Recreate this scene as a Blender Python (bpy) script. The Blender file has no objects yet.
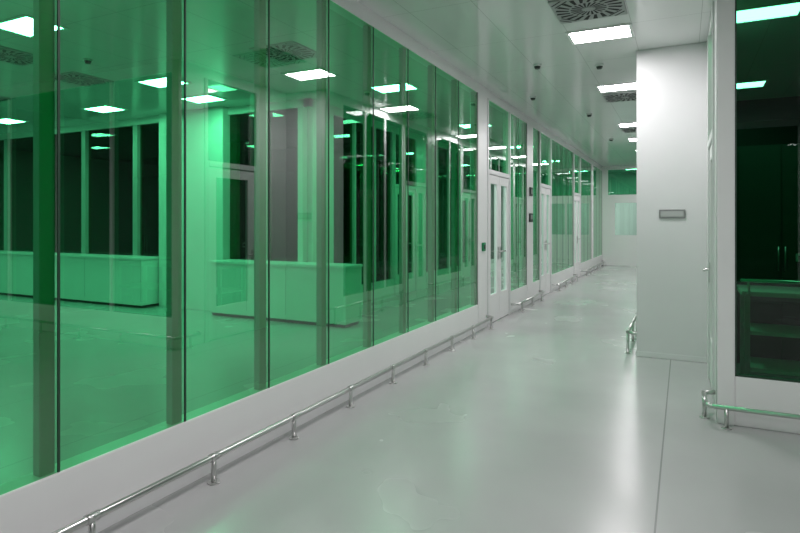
import bpy, bmesh, math
from mathutils import Vector, Matrix
S = bpy.context.scene
S.view_settings.view_transform = 'Standard'
S.view_settings.look = 'None'

# ------------------------------------------------------------ materials
def newmat(name):
    m = bpy.data.materials.new(name); m.use_nodes = True
    nt = m.node_tree; nt.nodes.clear()
    out = nt.nodes.new('ShaderNodeOutputMaterial')
    return m, nt, out
def N(nt, t, **k):
    n = nt.nodes.new(t)
    for a, b in k.items(): setattr(n, a, b)
    return n
def mth(nt, op, a, b=None, clamp=False):
    n = nt.nodes.new('ShaderNodeMath'); n.operation = op; n.use_clamp = clamp
    for i, v in enumerate((a, b)):
        if v is None: continue
        if isinstance(v, (int, float)): n.inputs[i].default_value = v
        else: nt.links.new(v, n.inputs[i])
    return n.outputs[0]
def pbr(name, col, rough=0.4, metal=0.0, spec=0.5, var=0.03, scale=3.0, bump=0.0):
    m, nt, out = newmat(name)
    p = N(nt, 'ShaderNodeBsdfPrincipled')
    p.inputs['Roughness'].default_value = rough
    p.inputs['Metallic'].default_value = metal
    p.inputs['Specular IOR Level'].default_value = spec
    tc = N(nt, 'ShaderNodeTexCoord')
    nz = N(nt, 'ShaderNodeTexNoise'); nz.inputs['Scale'].default_value = scale
    nz.inputs['Detail'].default_value = 4
    nt.links.new(tc.outputs['Object'], nz.inputs['Vector'])
    r = N(nt, 'ShaderNodeMapRange')
    r.inputs['To Min'].default_value = 1 - var; r.inputs['To Max'].default_value = 1 + var
    nt.links.new(nz.outputs['Fac'], r.inputs['Value'])
    mx = N(nt, 'ShaderNodeVectorMath', operation='SCALE')
    mx.inputs[0].default_value = col
    nt.links.new(r.outputs[0], mx.inputs['Scale'])
    nt.links.new(mx.outputs[0], p.inputs['Base Color'])
    if bump:
        b = N(nt, 'ShaderNodeBump'); b.inputs['Strength'].default_value = bump
        b.inputs['Distance'].default_value = 0.01
        nt.links.new(nz.outputs['Fac'], b.inputs['Height'])
        nt.links.new(b.outputs[0], p.inputs['Normal'])
    nt.links.new(p.outputs[0], out.inputs[0])
    return m
def emis(name, col, s):
    m, nt, out = newmat(name)
    e = N(nt, 'ShaderNodeEmission'); e.inputs[0].default_value = (*col, 1); e.inputs[1].default_value = s
    nt.links.new(e.outputs[0], out.inputs[0]); return m
def glass(name, tint, r0=0.07):
    m, nt, out = newmat(name)
    lw = N(nt, 'ShaderNodeLayerWeight'); lw.inputs['Blend'].default_value = 0.5
    p5 = mth(nt, 'POWER', lw.outputs['Facing'], 4.5)
    f = mth(nt, 'ADD', mth(nt, 'MULTIPLY', p5, 1 - r0), r0, clamp=True)
    tr = N(nt, 'ShaderNodeBsdfTransparent'); tr.inputs[0].default_value = (*tint, 1)
    gl = N(nt, 'ShaderNodeBsdfGlossy'); gl.inputs['Roughness'].default_value = 0.0
    gl.inputs[0].default_value = (0.93, 1, 0.96, 1)
    mx = N(nt, 'ShaderNodeMixShader')
    nt.links.new(f, mx.inputs[0]); nt.links.new(tr.outputs[0], mx.inputs[1]); nt.links.new(gl.outputs[0], mx.inputs[2])
    nt.links.new(mx.outputs[0], out.inputs[0]); return m
def lined(name, col, line, rough, px, ox, py, oy, w, var, scale, bump, rvar=0.0, spec=0.5):
    m, nt, out = newmat(name)
    p = N(nt, 'ShaderNodeBsdfPrincipled')
    p.inputs['Specular IOR Level'].default_value = spec
    tc = N(nt, 'ShaderNodeTexCoord'); sp = N(nt, 'ShaderNodeSeparateXYZ')
    nt.links.new(tc.outputs['Object'], sp.inputs[0])
    def ln(o, per, off):
        a = mth(nt, 'FLOORED_MODULO', mth(nt, 'SUBTRACT', o, off - w / 2), per)
        return mth(nt, 'LESS_THAN', a, w)
    L = ln(sp.outputs[0], px, ox)
    if py: L = mth(nt, 'MAXIMUM', L, ln(sp.outputs[1], py, oy))
    nz = N(nt, 'ShaderNodeTexNoise'); nz.inputs['Scale'].default_value = scale; nz.inputs['Detail'].default_value = 3
    nt.links.new(tc.outputs['Object'], nz.inputs['Vector'])
    r = N(nt, 'ShaderNodeMapRange'); r.inputs['From Min'].default_value = .3; r.inputs['From Max'].default_value = .7
    r.inputs['To Min'].default_value = 1 - var; r.inputs['To Max'].default_value = 1 + var
    nt.links.new(nz.outputs['Fac'], r.inputs['Value'])
    sc = N(nt, 'ShaderNodeVectorMath', operation='SCALE'); sc.inputs[0].default_value = col
    nt.links.new(r.outputs[0], sc.inputs['Scale'])
    mx = N(nt, 'ShaderNodeMix', data_type='RGBA')
    nt.links.new(L, mx.inputs['Factor']); nt.links.new(sc.outputs[0], mx.inputs[6]); mx.inputs[7].default_value = (*line, 1)
    nt.links.new(mx.outputs[2], p.inputs['Base Color'])
    rr = N(nt, 'ShaderNodeMapRange'); rr.inputs['From Min'].default_value = .3; rr.inputs['From Max'].default_value = .7
    rr.inputs['To Min'].default_value = rough - rvar; rr.inputs['To Max'].default_value = rough + rvar
    nt.links.new(nz.outputs['Fac'], rr.inputs['Value']); nt.links.new(rr.outputs[0], p.inputs['Roughness'])
    if bump:
        n2 = N(nt, 'ShaderNodeTexNoise'); n2.inputs['Scale'].default_value = 2.2; n2.inputs['Detail'].default_value = 2
        nt.links.new(tc.outputs['Object'], n2.inputs['Vector'])
        b = N(nt, 'ShaderNodeBump'); b.inputs['Strength'].default_value = bump; b.inputs['Distance'].default_value = 0.02
        nt.links.new(n2.outputs['Fac'], b.inputs['Height']); nt.links.new(b.outputs[0], p.inputs['Normal'])
    nt.links.new(p.outputs[0], out.inputs[0]); return m

WHITE = pbr('white_coated_panel', (0.83, 0.83, 0.83), 0.32)
WHITE2 = pbr('white_wall_panel', (0.70, 0.705, 0.71), 0.4)
FRAME = pbr('aluminium_frame', (0.72, 0.73, 0.73), 0.35)
POST = pbr('grey_post', (0.42, 0.44, 0.43), 0.4)
SEAL = pbr('dark_seal', (0.02, 0.06, 0.035), 0.5)
STEEL = pbr('brushed_steel', (0.62, 0.62, 0.61), 0.28, 1.0)
DARK = pbr('dark_plastic', (0.03, 0.035, 0.035), 0.4)
DARKROOM = pbr('dark_room_surface', (0.015, 0.018, 0.017), 0.6)  # near-black colour stands in for the darkness of unlit rooms
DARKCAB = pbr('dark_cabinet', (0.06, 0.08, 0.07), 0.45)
GRILLE = pbr('grille_grey', (0.36, 0.37, 0.37), 0.45)
SLOT = pbr('slot_black', (0.01, 0.01, 0.01), 0.7)
SIGN = pbr('sign_silver', (0.35, 0.36, 0.36), 0.3, 0.6)
GREENBOX = pbr('green_plastic', (0.02, 0.25, 0.10), 0.4)
FLOOR = lined('resin_floor', (0.455, 0.455, 0.458), (0.26, 0.265, 0.265), 0.25, 3.6, -0.124, 0, 0, 0.010, 0.04, 0.9, 0.08, 0.04, 0.6)
CEIL = lined('metal_ceiling', (0.74, 0.74, 0.745), (0.46, 0.46, 0.46), 0.14, 0.6, -1.05, 1.2, 5.93, 0.005, 0.02, 1.0, 0.02, 0.0, 0.7)
LAMP = emis('lamp_panel', (1.0, 0.95, 0.975), 57)
LAMPDIM = emis('lamp_panel_dim', (1.0, 1.0, 0.97), 16)
GLASS = glass('green_glass', (0.065, 0.585, 0.225), 0.16)
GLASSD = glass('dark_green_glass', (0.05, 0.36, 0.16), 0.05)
CLEAR = glass('door_glass', (0.62, 0.92, 0.76))

# ------------------------------------------------------------ mesh builder
class B:
    def __init__(s, name):
        s.name = name; s.bm = bmesh.new(); s.mats = []
    def mi(s, m):
        if m not in s.mats: s.mats.append(m)
        return s.mats.index(m)
    def box(s, x0, x1, y0, y1, z0, z1, m, bev=0.0):
        i = s.mi(m); t = bmesh.new()
        bmesh.ops.create_cube(t, size=1)
        for v in t.verts:
            v.co = Vector(((x0 + x1) / 2 + v.co.x * (x1 - x0), (y0 + y1) / 2 + v.co.y * (y1 - y0), (z0 + z1) / 2 + v.co.z * (z1 - z0)))
        if bev: bmesh.ops.bevel(t, geom=t.edges[:], offset=bev, segments=2, affect='EDGES')
        s.merge(t, i); return s
    def merge(s, t, i):
        me = bpy.data.meshes.new('t'); t.to_mesh(me); t.free()
        n = len(s.bm.faces); s.bm.from_mesh(me); bpy.data.meshes.remove(me)
        s.bm.faces.ensure_lookup_table()
        for f in s.bm.faces[n:]: f.material_index = i
    def quad(s, pts, m):
        f = s.bm.faces.new([s.bm.verts.new(p) for p in pts]); f.material_index = s.mi(m); return s
    def px(s, x, y0, y1, z0, z1, m): return s.quad([(x, y0, z0), (x, y1, z0), (x, y1, z1), (x, y0, z1)], m)
    def py(s, y, x0, x1, z0, z1, m): return s.quad([(x0, y, z0), (x1, y, z0), (x1, y, z1), (x0, y, z1)], m)
    def cyl(s, a, b, r, m, seg=14, r2=None):
        i = s.mi(m); a = Vector(a); b = Vector(b); d = b - a; t = bmesh.new()
        bmesh.ops.create_cone(t, cap_ends=True, segments=seg, radius1=r, radius2=r if r2 is None else r2, depth=d.length)
        q = d.to_track_quat('Z', 'Y').to_matrix().to_4x4()
        bmesh.ops.transform(t, matrix=Matrix.Translation((a + b) / 2) @ q, verts=t.verts)
        for f in t.faces: f.smooth = len(f.verts) == 4
        s.merge(t, i); return s
    def ball(s, c, r, m):
        i = s.mi(m); t = bmesh.new(); bmesh.ops.create_uvsphere(t, u_segments=14, v_segments=8, radius=r)
        bmesh.ops.translate(t, vec=c, verts=t.verts)
        for f in t.faces: f.smooth = True
        s.merge(t, i); return s
    def tube(s, pts, r, m):
        for a, b in zip(pts, pts[1:]): s.cyl(a, b, r, m)
        for p in pts: s.ball(p, r, m)
        return s
    def done(s):
        me = bpy.data.meshes.new(s.name)
        me.from_pydata([], [], [])
        s.bm.to_mesh(me); s.bm.free()
        for m in s.mats: me.materials.append(m)
        o = bpy.data.objects.new(s.name, me); S.collection.objects.link(o); return o

H = 3.42; GT = 3.29; GB = 0.36; XL = -2.54
XO = -16.0; XR = 5.0; YB = -3.0; YE = 21.0; YF = 24.0

# ------------------------------------------------------------ shell
B('floor').box(XO, XR, YB, YF, -0.1, 0, FLOOR).done()
B('ceiling').box(XO, XR, YB, YF, H, H + 0.1, CEIL).done()
B('wall_back').box(XO, XR, YB - 0.1, YB, 0, H, WHITE2).done()
B('wall_room_outer').box(XO - 0.1, XO, YB, YF, 0, H, WHITE2).done()
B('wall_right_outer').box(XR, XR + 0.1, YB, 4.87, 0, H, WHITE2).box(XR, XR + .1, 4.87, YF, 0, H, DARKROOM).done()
B('wall_far_outer').box(XO, XR, YF, YF + 0.1, 0, H, WHITE2).done()

# ------------------------------------------------------------ left glazed wall
STEP = .7375
left_bays = [('g', 7.54 - 14 * STEP, 7.54), ('p', 7.54, 7.94), ('d', 7.94, 9.16), ('g', 9.16, 10.30), ('p', 10.30, 10.75), ('g', 10.75, 11.30),
             ('d', 11.30, 12.40), ('g', 12.40, 15.2), ('d', 15.2, 16.3), ('g', 16.3, 18.4), ('p', 18.4, 18.8), ('g', 18.8, 21.0)]
wl = B('wall_left')
wl.box(XL - .12, XL, YB, YE, GT, H, WHITE)
nwin = [0]; ndoor = [0]
def door(x, y0, y1, face, double=True, g=CLEAR):
    """door in a wall of constant x, 'face' = +1 when seen from +x"""
    ndoor[0] += 1
    b = B('door_%d' % ndoor[0])
    xi, xo = (x - .10 * face, x + .015 * face); a, c = min(xi, xo), max(xi, xo)
    zt = 2.20
    b.box(a, c, y0, y0 + .07, 0, zt + .07, FRAME, .004).box(a, c, y1 - .07, y1, 0, zt + .07, FRAME, .004)
    b.box(a, c, y0 + .07, y1 - .07, zt, zt + .07, FRAME, .004)
    la, lb = x - .05 * face, x + .0 * face; la, lb = min(la, lb), max(la, lb)
    n = 2 if double else 1; w = (y1 - y0 - .14) / n
    for k in range(n):
        s = y0 + .07 + k * w + .005; e = s + w - .01
        st = .10 if double else .13
        b.box(la, lb, s, s + st, .01, zt - .005, WHITE, .003).box(la, lb, e - st, e, .01, zt - .005, WHITE, .003)
        b.box(la, lb, s + st, e - st, .01, .42, WHITE).box(la, lb, s + st, e - st, zt - .13, zt - .005, WHITE)
        b.px((la + lb) / 2, s + st, e - st, .42, zt - .13, g)
        hy = (e - .05) if (k == 0) else (s + .05)
        hx = x + .05 * face
        b.cyl((x, hy, 1.05), (hx, hy, 1.05), .011, STEEL)
        b.tube([(hx, hy, 1.05), (hx, hy + (-.12 if k == 0 else .12), 1.05)], .011, STEEL)
        b.box(min(x, x + .008 * face), max(x, x + .008 * face), hy - .022, hy + .022, .93, 1.12, STEEL, .002)
    b.done()
    # transom
    nwin[0] += 1
    t = B('window_%d' % nwin[0])
    t.box(a, c - .0, y0, y0 + .05, zt + .07, GT, FRAME).box(a, c, y1 - .05, y1, zt + .07, GT, FRAME)
    t.px(x - .02 * face, y0 + .05, y1 - .05, zt + .07, GT, GLASS)
    t.done()
for k, y0, y1 in left_bays:
    if k == 'g':
        y0c = max(y0, YB)
        wl.box(XL - .12, XL, y0c, y1, 0.0, GB, WHITE, .004)
        n = max(1, round((y1 - y0) / .74)); w = (y1 - y0) / n
        for i in range(n):
            a, c = y0 + i * w, y0 + (i + 1) * w
            if c <= YB + .1: continue
            a = max(a, YB)
            nwin[0] += 1
            b = B('window_%d' % nwin[0])
            b.px(XL - .012, a + .005, c - .005, GB, GT, GLASS)
            b.box(XL - .016, XL - .008, c - .005, c + .005, GB, GT, SEAL)
            b.box(XL - .08, XL - .03, c - .075, c - .005, GB, GT, POST, .003)
            b.done()
    elif k == 'p':
        wl.box(XL - .12, XL + .004, y0 + .003, y1 - .003, 0, GT, WHITE, .004)
    else:
        door(XL, y0, y1, 1)
wl.done()

# coving strip at the base
B('baseboard_left').box(XL, XL + .012, YB, 7.94, 0, .07, FRAME, .003).box(XL, XL + .012, 9.16, 11.3, 0, .07, FRAME, .003).box(XL, XL + .012, 12.4, 15.2, 0, .07, FRAME, .003).box(XL, XL + .012, 16.3, YE, 0, .07, FRAME, .003).done()

def rail_y(name, x, y0, y1, z, wallx, step=.745, start=None):
    b = B(name); s = 1 if wallx < x else -1
    b.tube([(wallx, y0, z), (x, y0 + .08, z), (x, y1 - .08, z), (wallx, y1, z)], .019, STEEL)
    y = y0 + .25 if start is None else start
    while y < y1 - .1:
        b.cyl((x, y, 0), (x, y, z), .016, STEEL)
        b.cyl((x, y, 0), (x, y, .008), .035, STEEL, 18)
        b.cyl((x, y - .03, z), (x, y + .03, z), .023, STEEL)
        y += step
    return b.done()
rail_y('bumper_rail', XL + .12, YB + .2, 7.9, .15, XL, .755, 1.71 - .755 * 5)
rail_y('bumper_rail', XL + .12, 9.2, 11.26, .15, XL, .75)
rail_y('bumper_rail', XL + .12, 12.45, 15.15, .15, XL, .75)
rail_y('bumper_rail', XL + .12, 16.35, 20.9, .15, XL, .75)

# devices on left posts
B('wall_switch').box(XL + .004, XL + .03, 7.68, 7.80, 1.09, 1.21, GREENBOX, .006).box(XL + .03, XL + .036, 7.71, 7.77, 1.12, 1.18, DARK, .002).done()
b = B('wall_control_panel').box(XL + .004, XL + .03, 10.42, 10.64, 1.50, 1.66, DARK, .005).box(XL + .03, XL + .034, 10.45, 10.61, 1.55, 1.63, SIGN); b.done()
B('wall_control_panel').box(XL + .004, XL + .03, 10.44, 10.62, 1.98, 2.14, DARK, .005).box(XL + .03, XL + .034, 10.47, 10.59, 2.02, 2.10, SIGN).done()

# ------------------------------------------------------------ end wall
b = B('wall_end')
b.box(XL - .1, -2.35, YE, YE + .1, 0, H, WHITE).box(-2.35, -.37, YE, YE + .1, 3.31, H, WHITE)
b.box(-2.35, -.37, YE, YE + .1, 2.16, 2.44, WHITE).box(-2.35, -2.12, YE, YE + .1, 1.05, 2.16, WHITE).box(-2.35, -.37, YE, YE + .1, 0, 1.05, WHITE)
b.box(-1.36, -1.28, YE, YE + .1, 1.05, 2.16, WHITE)
b.done()
B('window_end_upper').py(YE + .03, -2.35, -.37, 2.44, 3.31, GLASSD).done()
B('window_end_lower').py(YE + .03, -2.12, -.37, 1.05, 2.16, CLEAR).done()
B('counter_far').box(-2.6, -.5, 22.65, 23.3, 0, .06, DARK).box(-2.6, -.5, 22.6, 23.3, .06, .86, WHITE, .01).box(-2.65, -.45, 22.55, 23.35, .86, .9, FRAME, .005).done()

# ------------------------------------------------------------ right: column, side wall, near glazed wall
YN = 4.87; XS = 0.225; XC = -0.47; YC = 6.9
B('column_wall').box(XC, XS + .08, YC, YC + .5, 0, H, WHITE2, .006).box(XC - .008, XS, YC - .012, YC, 0, .06, FRAME, .004).done()
B('name_plate').box(-.24, .02, YC - .014, YC, 1.54, 1.635, SIGN, .003).box(-.222, .002, YC - .017, YC - .013, 1.558, 1.617, POST, .001).done()
# side wall around door
b = B('wall_side')
b.box(XS, XS + .08, YN + .05, YN + .40, 0, H, WHITE).box(XS, XS + .08, 6.27, YC, 0, H, WHITE).box(XS, XS + .08, YN + .40, 6.27, GT, H, WHITE)
b.done()
door(XS, YN + .40, 6.27, -1, double=False)
# near glazed wall (facing the camera), x from XS to XR
b = B('wall_near_right')
b.box(XS, XR, YN, YN + .1, GT, H, WHITE).box(XS + .115, XR, YN, YN + .1, 0, GB, WHITE, .004)
b.box(XS, XS + .115, YN - .006, YN + .1, 0, GT, WHITE, .005)
b.done()
xs = [XS + .115, 1.45, 2.55, 3.65, XR]
for a, c in zip(xs, xs[1:]):
    nwin[0] += 1
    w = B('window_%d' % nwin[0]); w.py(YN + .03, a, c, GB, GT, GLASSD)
    w.box(c - .06, c, YN + .001, YN + .09, GB, GT, FRAME, .003)
    w.box(a, a + .012, YN + .012, YN + .03, GB, GT, SEAL).box(a, c, YN + .012, YN + .03, GB, GB + .012, SEAL)
    w.done()
b = B('bumper_rail')
zr = .15
b.tube([(XS, YN + .30, zr), (XS - .08, YN + .25, zr), (XS - .08, YN - .04, zr), (XS - .04, YN - .10, zr), (XR - .1, YN - .10, zr)], .018, STEEL)
for x in (.28, 1.1, 1.9, 2.7, 3.5, 4.3):
    b.cyl((x, YN - .1, 0), (x, YN - .1, zr), .016, STEEL).cyl((x, YN - .1, 0), (x, YN - .1, .008), .035, STEEL)
b.cyl((XS - .08, YN + .1, 0), (XS - .08, YN + .1, zr), .016, STEEL).cyl((XS - .08, YN + .1, 0), (XS - .08, YN + .1, .008), .035, STEEL)
b.done()
# dark glazing behind the camera (added unseen, darkens what the right glass reflects)
nwin[0] += 1
b = B('window_%d' % nwin[0])
b.py(YB + .02, -2.3, 4.9, GB, GT, GLASSD)
b.box(-2.3, 4.9, YB + .001, YB + .01, GB, GT, DARKROOM)  # near-black sheet painted as darkness behind the added pane
for x in (-2.3, -.9, .5, 1.9, 3.3, 4.84): b.box(x, x + .06, YB + .001, YB + .05, GB, GT, FRAME, .003)
b.done()

# far right corridor wall
b = B('wall_right')
b.box(XC, XC + .1, YC + .5, YE, GT, H, WHITE)
bays = [('g', 7.4, 9.5), ('d', 9.5, 10.6), ('p', 10.6, 11.1), ('g', 11.1, 12.6), ('d', 12.6, 13.7), ('p', 13.7, 14.2), ('g', 14.2, 17.2), ('d', 17.2, 18.3), ('g', 18.3, 21)]
for k, y0, y1 in bays:
    if k == 'g':
        b.box(XC, XC + .1, y0, y1, 0, GB, WHITE)
        n = max(1, round((y1 - y0) / .75)); w = (y1 - y0) / n
        for i in range(n):
            nwin[0] += 1
            g = B('window_%d' % nwin[0]); a, c = y0 + i * w, y0 + (i + 1) * w
            g.px(XC + .02, a, c, GB, GT, GLASSD).box(XC + .001, XC + .09, c - .05, c, GB, GT, FRAME, .003).done()
    elif k == 'p':
        b.box(XC, XC + .1, y0, y1, 0, GT, WHITE)
    else: door(XC, y0, y1, -1)
b.done()
rail_y('bumper_rail', XC - .10, 6.93, 9.45, .24, XC, .72, 7.02)
rail_y('bumper_rail', XC - .10, 10.65, 12.55, .24, XC, .75)
rail_y('bumper_rail', XC - .10, 13.75, 17.15, .24, XC, .75)

# ------------------------------------------------------------ dark room on the right
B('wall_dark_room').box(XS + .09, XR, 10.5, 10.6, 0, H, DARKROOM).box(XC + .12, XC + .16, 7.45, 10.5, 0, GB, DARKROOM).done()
b = B('steel_bench')
b.box(.45, 2.6, 5.75, 6.35, .86, .90, WHITE2, .005).box(.50, 2.55, 5.8, 6.3, .52, .55, WHITE2, .004)
b.box(.50, 2.55, 5.8, 6.3, .2, .23, WHITE2, .004)
for x in (.5, 1.55, 2.5):
    for y in (5.82, 6.28): b.box(x - .02, x + .02, y - .02, y + .02, 0, .86, STEEL)
b.tube([(.45, 5.70, 1.0), (2.6, 5.70, 1.0)], .014, STEEL)
for x in (.5, 1.5, 2.5): b.cyl((x, 5.70, .88), (x, 5.70, 1.0), .01, STEEL).box(x - .02, x + .02, 5.69, 5.76, .868, .885, STEEL)
b.done()
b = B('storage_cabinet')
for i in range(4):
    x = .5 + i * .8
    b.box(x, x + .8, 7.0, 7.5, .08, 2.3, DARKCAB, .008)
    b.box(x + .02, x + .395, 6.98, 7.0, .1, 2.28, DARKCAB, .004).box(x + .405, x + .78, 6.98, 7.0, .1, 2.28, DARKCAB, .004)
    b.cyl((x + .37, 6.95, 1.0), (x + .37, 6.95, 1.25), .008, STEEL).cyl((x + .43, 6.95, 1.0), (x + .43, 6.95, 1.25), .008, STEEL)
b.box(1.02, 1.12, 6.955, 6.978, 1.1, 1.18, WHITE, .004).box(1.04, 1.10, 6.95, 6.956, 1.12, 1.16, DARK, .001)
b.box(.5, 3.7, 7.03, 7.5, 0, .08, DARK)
b.done()

# ------------------------------------------------------------ left room
YP = 7.3
b = B('wall_room_partition')
b.box(XO, -5.2, YP, YP + .1, 3.3, H, WHITE).box(XO, -5.2, YP, YP + .1, 0, .86, WHITE)
b.box(-8.35, -6.85, YP - .12, YP + .3, 0, H, WHITE, .006)
b.box(-5.3, -5.2, YP, YF, GT, H, WHITE)
b.done()
px = [-16, -14.6, -13.1, -11.6, -10.5, -9.03, -8.35]
for a, c in zip(px, px[1:]):
    nwin[0] += 1
    B('window_%d' % nwin[0]).py(YP + .05, a, c, .86, 3.3, GLASSD).box(c - .12, c, YP - .02, YP + .09, .88, 3.3, POST, .003).done()
nwin[0] += 1
B('window_%d' % nwin[0]).py(YP + .05, -6.85, -5.3, .86, 3.3, GLASSD).box(-6.1, -6.0, YP - .02, YP + .09, .88, 3.3, POST, .003).box(-5.4, -5.3, YP - .02, YP + .1, .88, 3.3, FRAME, .003).done()
b = B('wall_counter')
for (a, c) in ((-15.9, -8.4), (-6.8, -4.25)):
    b.box(a, c, YP - .45, YP - .005, .05, .84, WHITE, .006)
    b.box(a - .0, c + .02, YP - .48, YP - .005, .84, .88, WHITE, .006)
    b.box(a, c - .05, YP - .40, YP - .005, 0, .05, DARK)
    n = int((c - a) / .75)
    for i in range(1, n + 1):
        b.box(a + i * .75 - .003, a + i * .75 + .003, YP - .452, YP - .448, .12, .83, POST)
b.done()
# inner passage wall
b = B('wall_passage')
pb = [('p', 7.4, 8.0), ('g', 8.0, 10.2), ('d', 10.2, 11.3), ('p', 11.3, 11.8), ('g', 11.8, 14.0), ('d', 14.0, 15.1), ('g', 15.1, 18.0), ('p', 18.0, 24.0)]
for k, y0, y1 in pb:
    if k == 'g':
        b.box(-5.3, -5.2, y0, y1, 0, GB, WHITE)
        n = round((y1 - y0) / .75); w = (y1 - y0) / n
        for i in range(n):
            nwin[0] += 1; a, c = y0 + i * w, y0 + (i + 1) * w
            B('window_%d' % nwin[0]).px(-5.25, a, c, GB, GT, GLASSD).box(-5.29, -5.201, c - .06, c, GB, GT, FRAME, .003).done()
    elif k == 'p': b.box(-5.3, -5.2, y0, y1, 0, GT, WHITE)
    else: door(-5.2, y0, y1, 1)
b.done()
B('wall_dark_annex').box(XO, -5.35, 12.0, 12.1, 0, H, DARKROOM).box(XO, -5.35, YP + .12, 12.0, .001, .006, DARKROOM).box(XO, -5.35, YP + .35, 12.0, H - .006, H - .001, DARKROOM).done()  # back wall, floor and ceiling sheets put the annex's darkness into colour

# trolley
b = B('steel_trolley')
for x in (-3.35, -2.9):
    for y in (12.6, 13.3):
        b.cyl((x, y, .1), (x, y, 1.0), .014, STEEL).cyl((x - .015, y, .05), (x + .015, y, .05), .05, DARK)
for z in (.2, .55, .9): b.box(-3.37, -2.88, 12.58, 13.32, z, z + .02, STEEL, .004)
b.tube([(-3.35, 12.6, 1.0), (-3.35, 12.52, 1.05), (-2.9, 12.52, 1.05), (-2.9, 12.6, 1.0)], .014, STEEL)
b.done()

# ------------------------------------------------------------ ceiling items
def lamp(x, y, mat=LAMP, wx=.56, wy=.36):
    b = B('ceiling_light')
    f = .03
    b.box(x - wx / 2 - f, x + wx / 2 + f, y - wy / 2 - f, y - wy / 2, H - .012, H, WHITE).box(x - wx / 2 - f, x + wx / 2 + f, y + wy / 2, y + wy / 2 + f, H - .012, H, WHITE)
    b.box(x - wx / 2 - f, x - wx / 2, y - wy / 2, y + wy / 2, H - .012, H, WHITE).box(x + wx / 2, x + wx / 2 + f, y - wy / 2, y + wy / 2, H - .012, H, WHITE)
    b.quad([(x - wx / 2, y - wy / 2, H - .006), (x - wx / 2, y + wy / 2, H - .006), (x + wx / 2, y + wy / 2, H - .006), (x + wx / 2, y - wy / 2, H - .006)], mat)
    b.done()
for x, y in ((-.76, 6.13), (-.80, 8.65), (-.85, 12.1), (-.85, 14.3), (-.85, 16.6), (-.85, 19.0), (-.76, 2.6), (-.76, -.6)): lamp(x, y)
for x, y in ((2.6, 1.2), (2.6, -1.6)): lamp(x, y)
for x, y in ((-5.75, 3.39), (-6.39, 5.57), (-8.8, 6.45), (-11.5, 6.4), (-9.6, 3.4), (-8.5, .8), (-5.8, .6), (-12.6, 2.6), (-5.8, -1.8), (-6.7, 6.6), (-13.5, 5.0)): lamp(x, y)
for x, y in ((-3.7, 7.27), (-3.7, 10.8), (-3.7, 14.4), (-3.7, 18.2), (-1.6, 22.2), (-3.6, 22.2)): lamp(x, y)
for x, y in ((.66, 6.17), (.72, 9.3)): lamp(x, y, LAMPDIM)

def diffuser(x, y, w=.6):
    b = B('swirl_diffuser'); h = w / 2
    b.box(x - h, x + h, y - h, y + h, H - .014, H - .001, GRILLE, .004)
    n = 20
    for i in range(n):
        a = 2 * math.pi * i / n
        for r0, r1, wd in ((.06, .155, .011), (.17, .285, .021)):
            aa = a + (0.09 if r0 > .1 else 0)
            d = Vector((math.cos(aa + .35), math.sin(aa + .35), 0)); t = Vector((-d.y, d.x, 0))
            p0 = Vector((math.cos(aa), math.sin(aa), 0)) * r0; p1 = p0 + d * (r1 - r0)
            c = Vector((x, y, H - .0155))
            q = [c + p0 - t * wd * .5, c + p0 + t * wd * .5, c + p1 + t * wd, c + p1 - t * wd]
            b.quad(q[::-1], SLOT)
    # slots filling the four corners
    for sx in (-1, 1):
        for sy in (-1, 1):
            for k in range(3):
                u = .275 - k * .035; l = .045 + k * .02
                c = Vector((x + sx * u, y + sy * u, H - .0155))
                t = Vector((sx, -sy, 0)).normalized() * l; w2 = Vector((sx, sy, 0)).normalized() * .008
                q = [c - t - w2, c + t - w2, c + t + w2, c - t + w2]
                if k: b.quad(q, SLOT)
    b.cyl((x, y, H - .02), (x, y, H - .012), .05, GRILLE, 20)
    b.done()
for x, y in ((-.76, 5.32), (-.80, 9.35), (-.85, 12.8), (-.76, 1.6), (-6.95, 3.9), (-7.25, 4.95), (-9.6, 5.0), (-5.2, 2.4), (-4.0, 5.2)): diffuser(x, y)
def detector(x, y):
    B('smoke_detector').cyl((x, y, H - .02), (x, y, H), .05, WHITE, 20).cyl((x, y, H - .05), (x, y, H - .02), .028, DARK, 18, .04).done()
for x, y in ((-.92, 7.34), (-2.07, 8.76), (-1.5, 10.6), (-1.6, 7.0), (-1.5, 14), (-6.3, 4.4)): detector(x, y)

# ------------------------------------------------------------ world, camera
w = bpy.data.worlds.new('World'); S.world = w; w.use_nodes = True
w.node_tree.nodes['Background'].inputs[0].default_value = (.02, .025, .022, 1)
w.node_tree.nodes['Background'].inputs[1].default_value = 0.3
cam = bpy.data.cameras.new('camera'); co = bpy.data.objects.new('camera', cam); S.collection.objects.link(co)
co.location = (0, 0, 1.5); co.rotation_euler = (math.radians(90), 0, math.radians(26.4))
cam.sensor_width = 36; cam.lens = 571 / 800 * 36; cam.shift_y = -44.5 / 800; cam.clip_start = .05; cam.clip_end = 100
S.camera = co
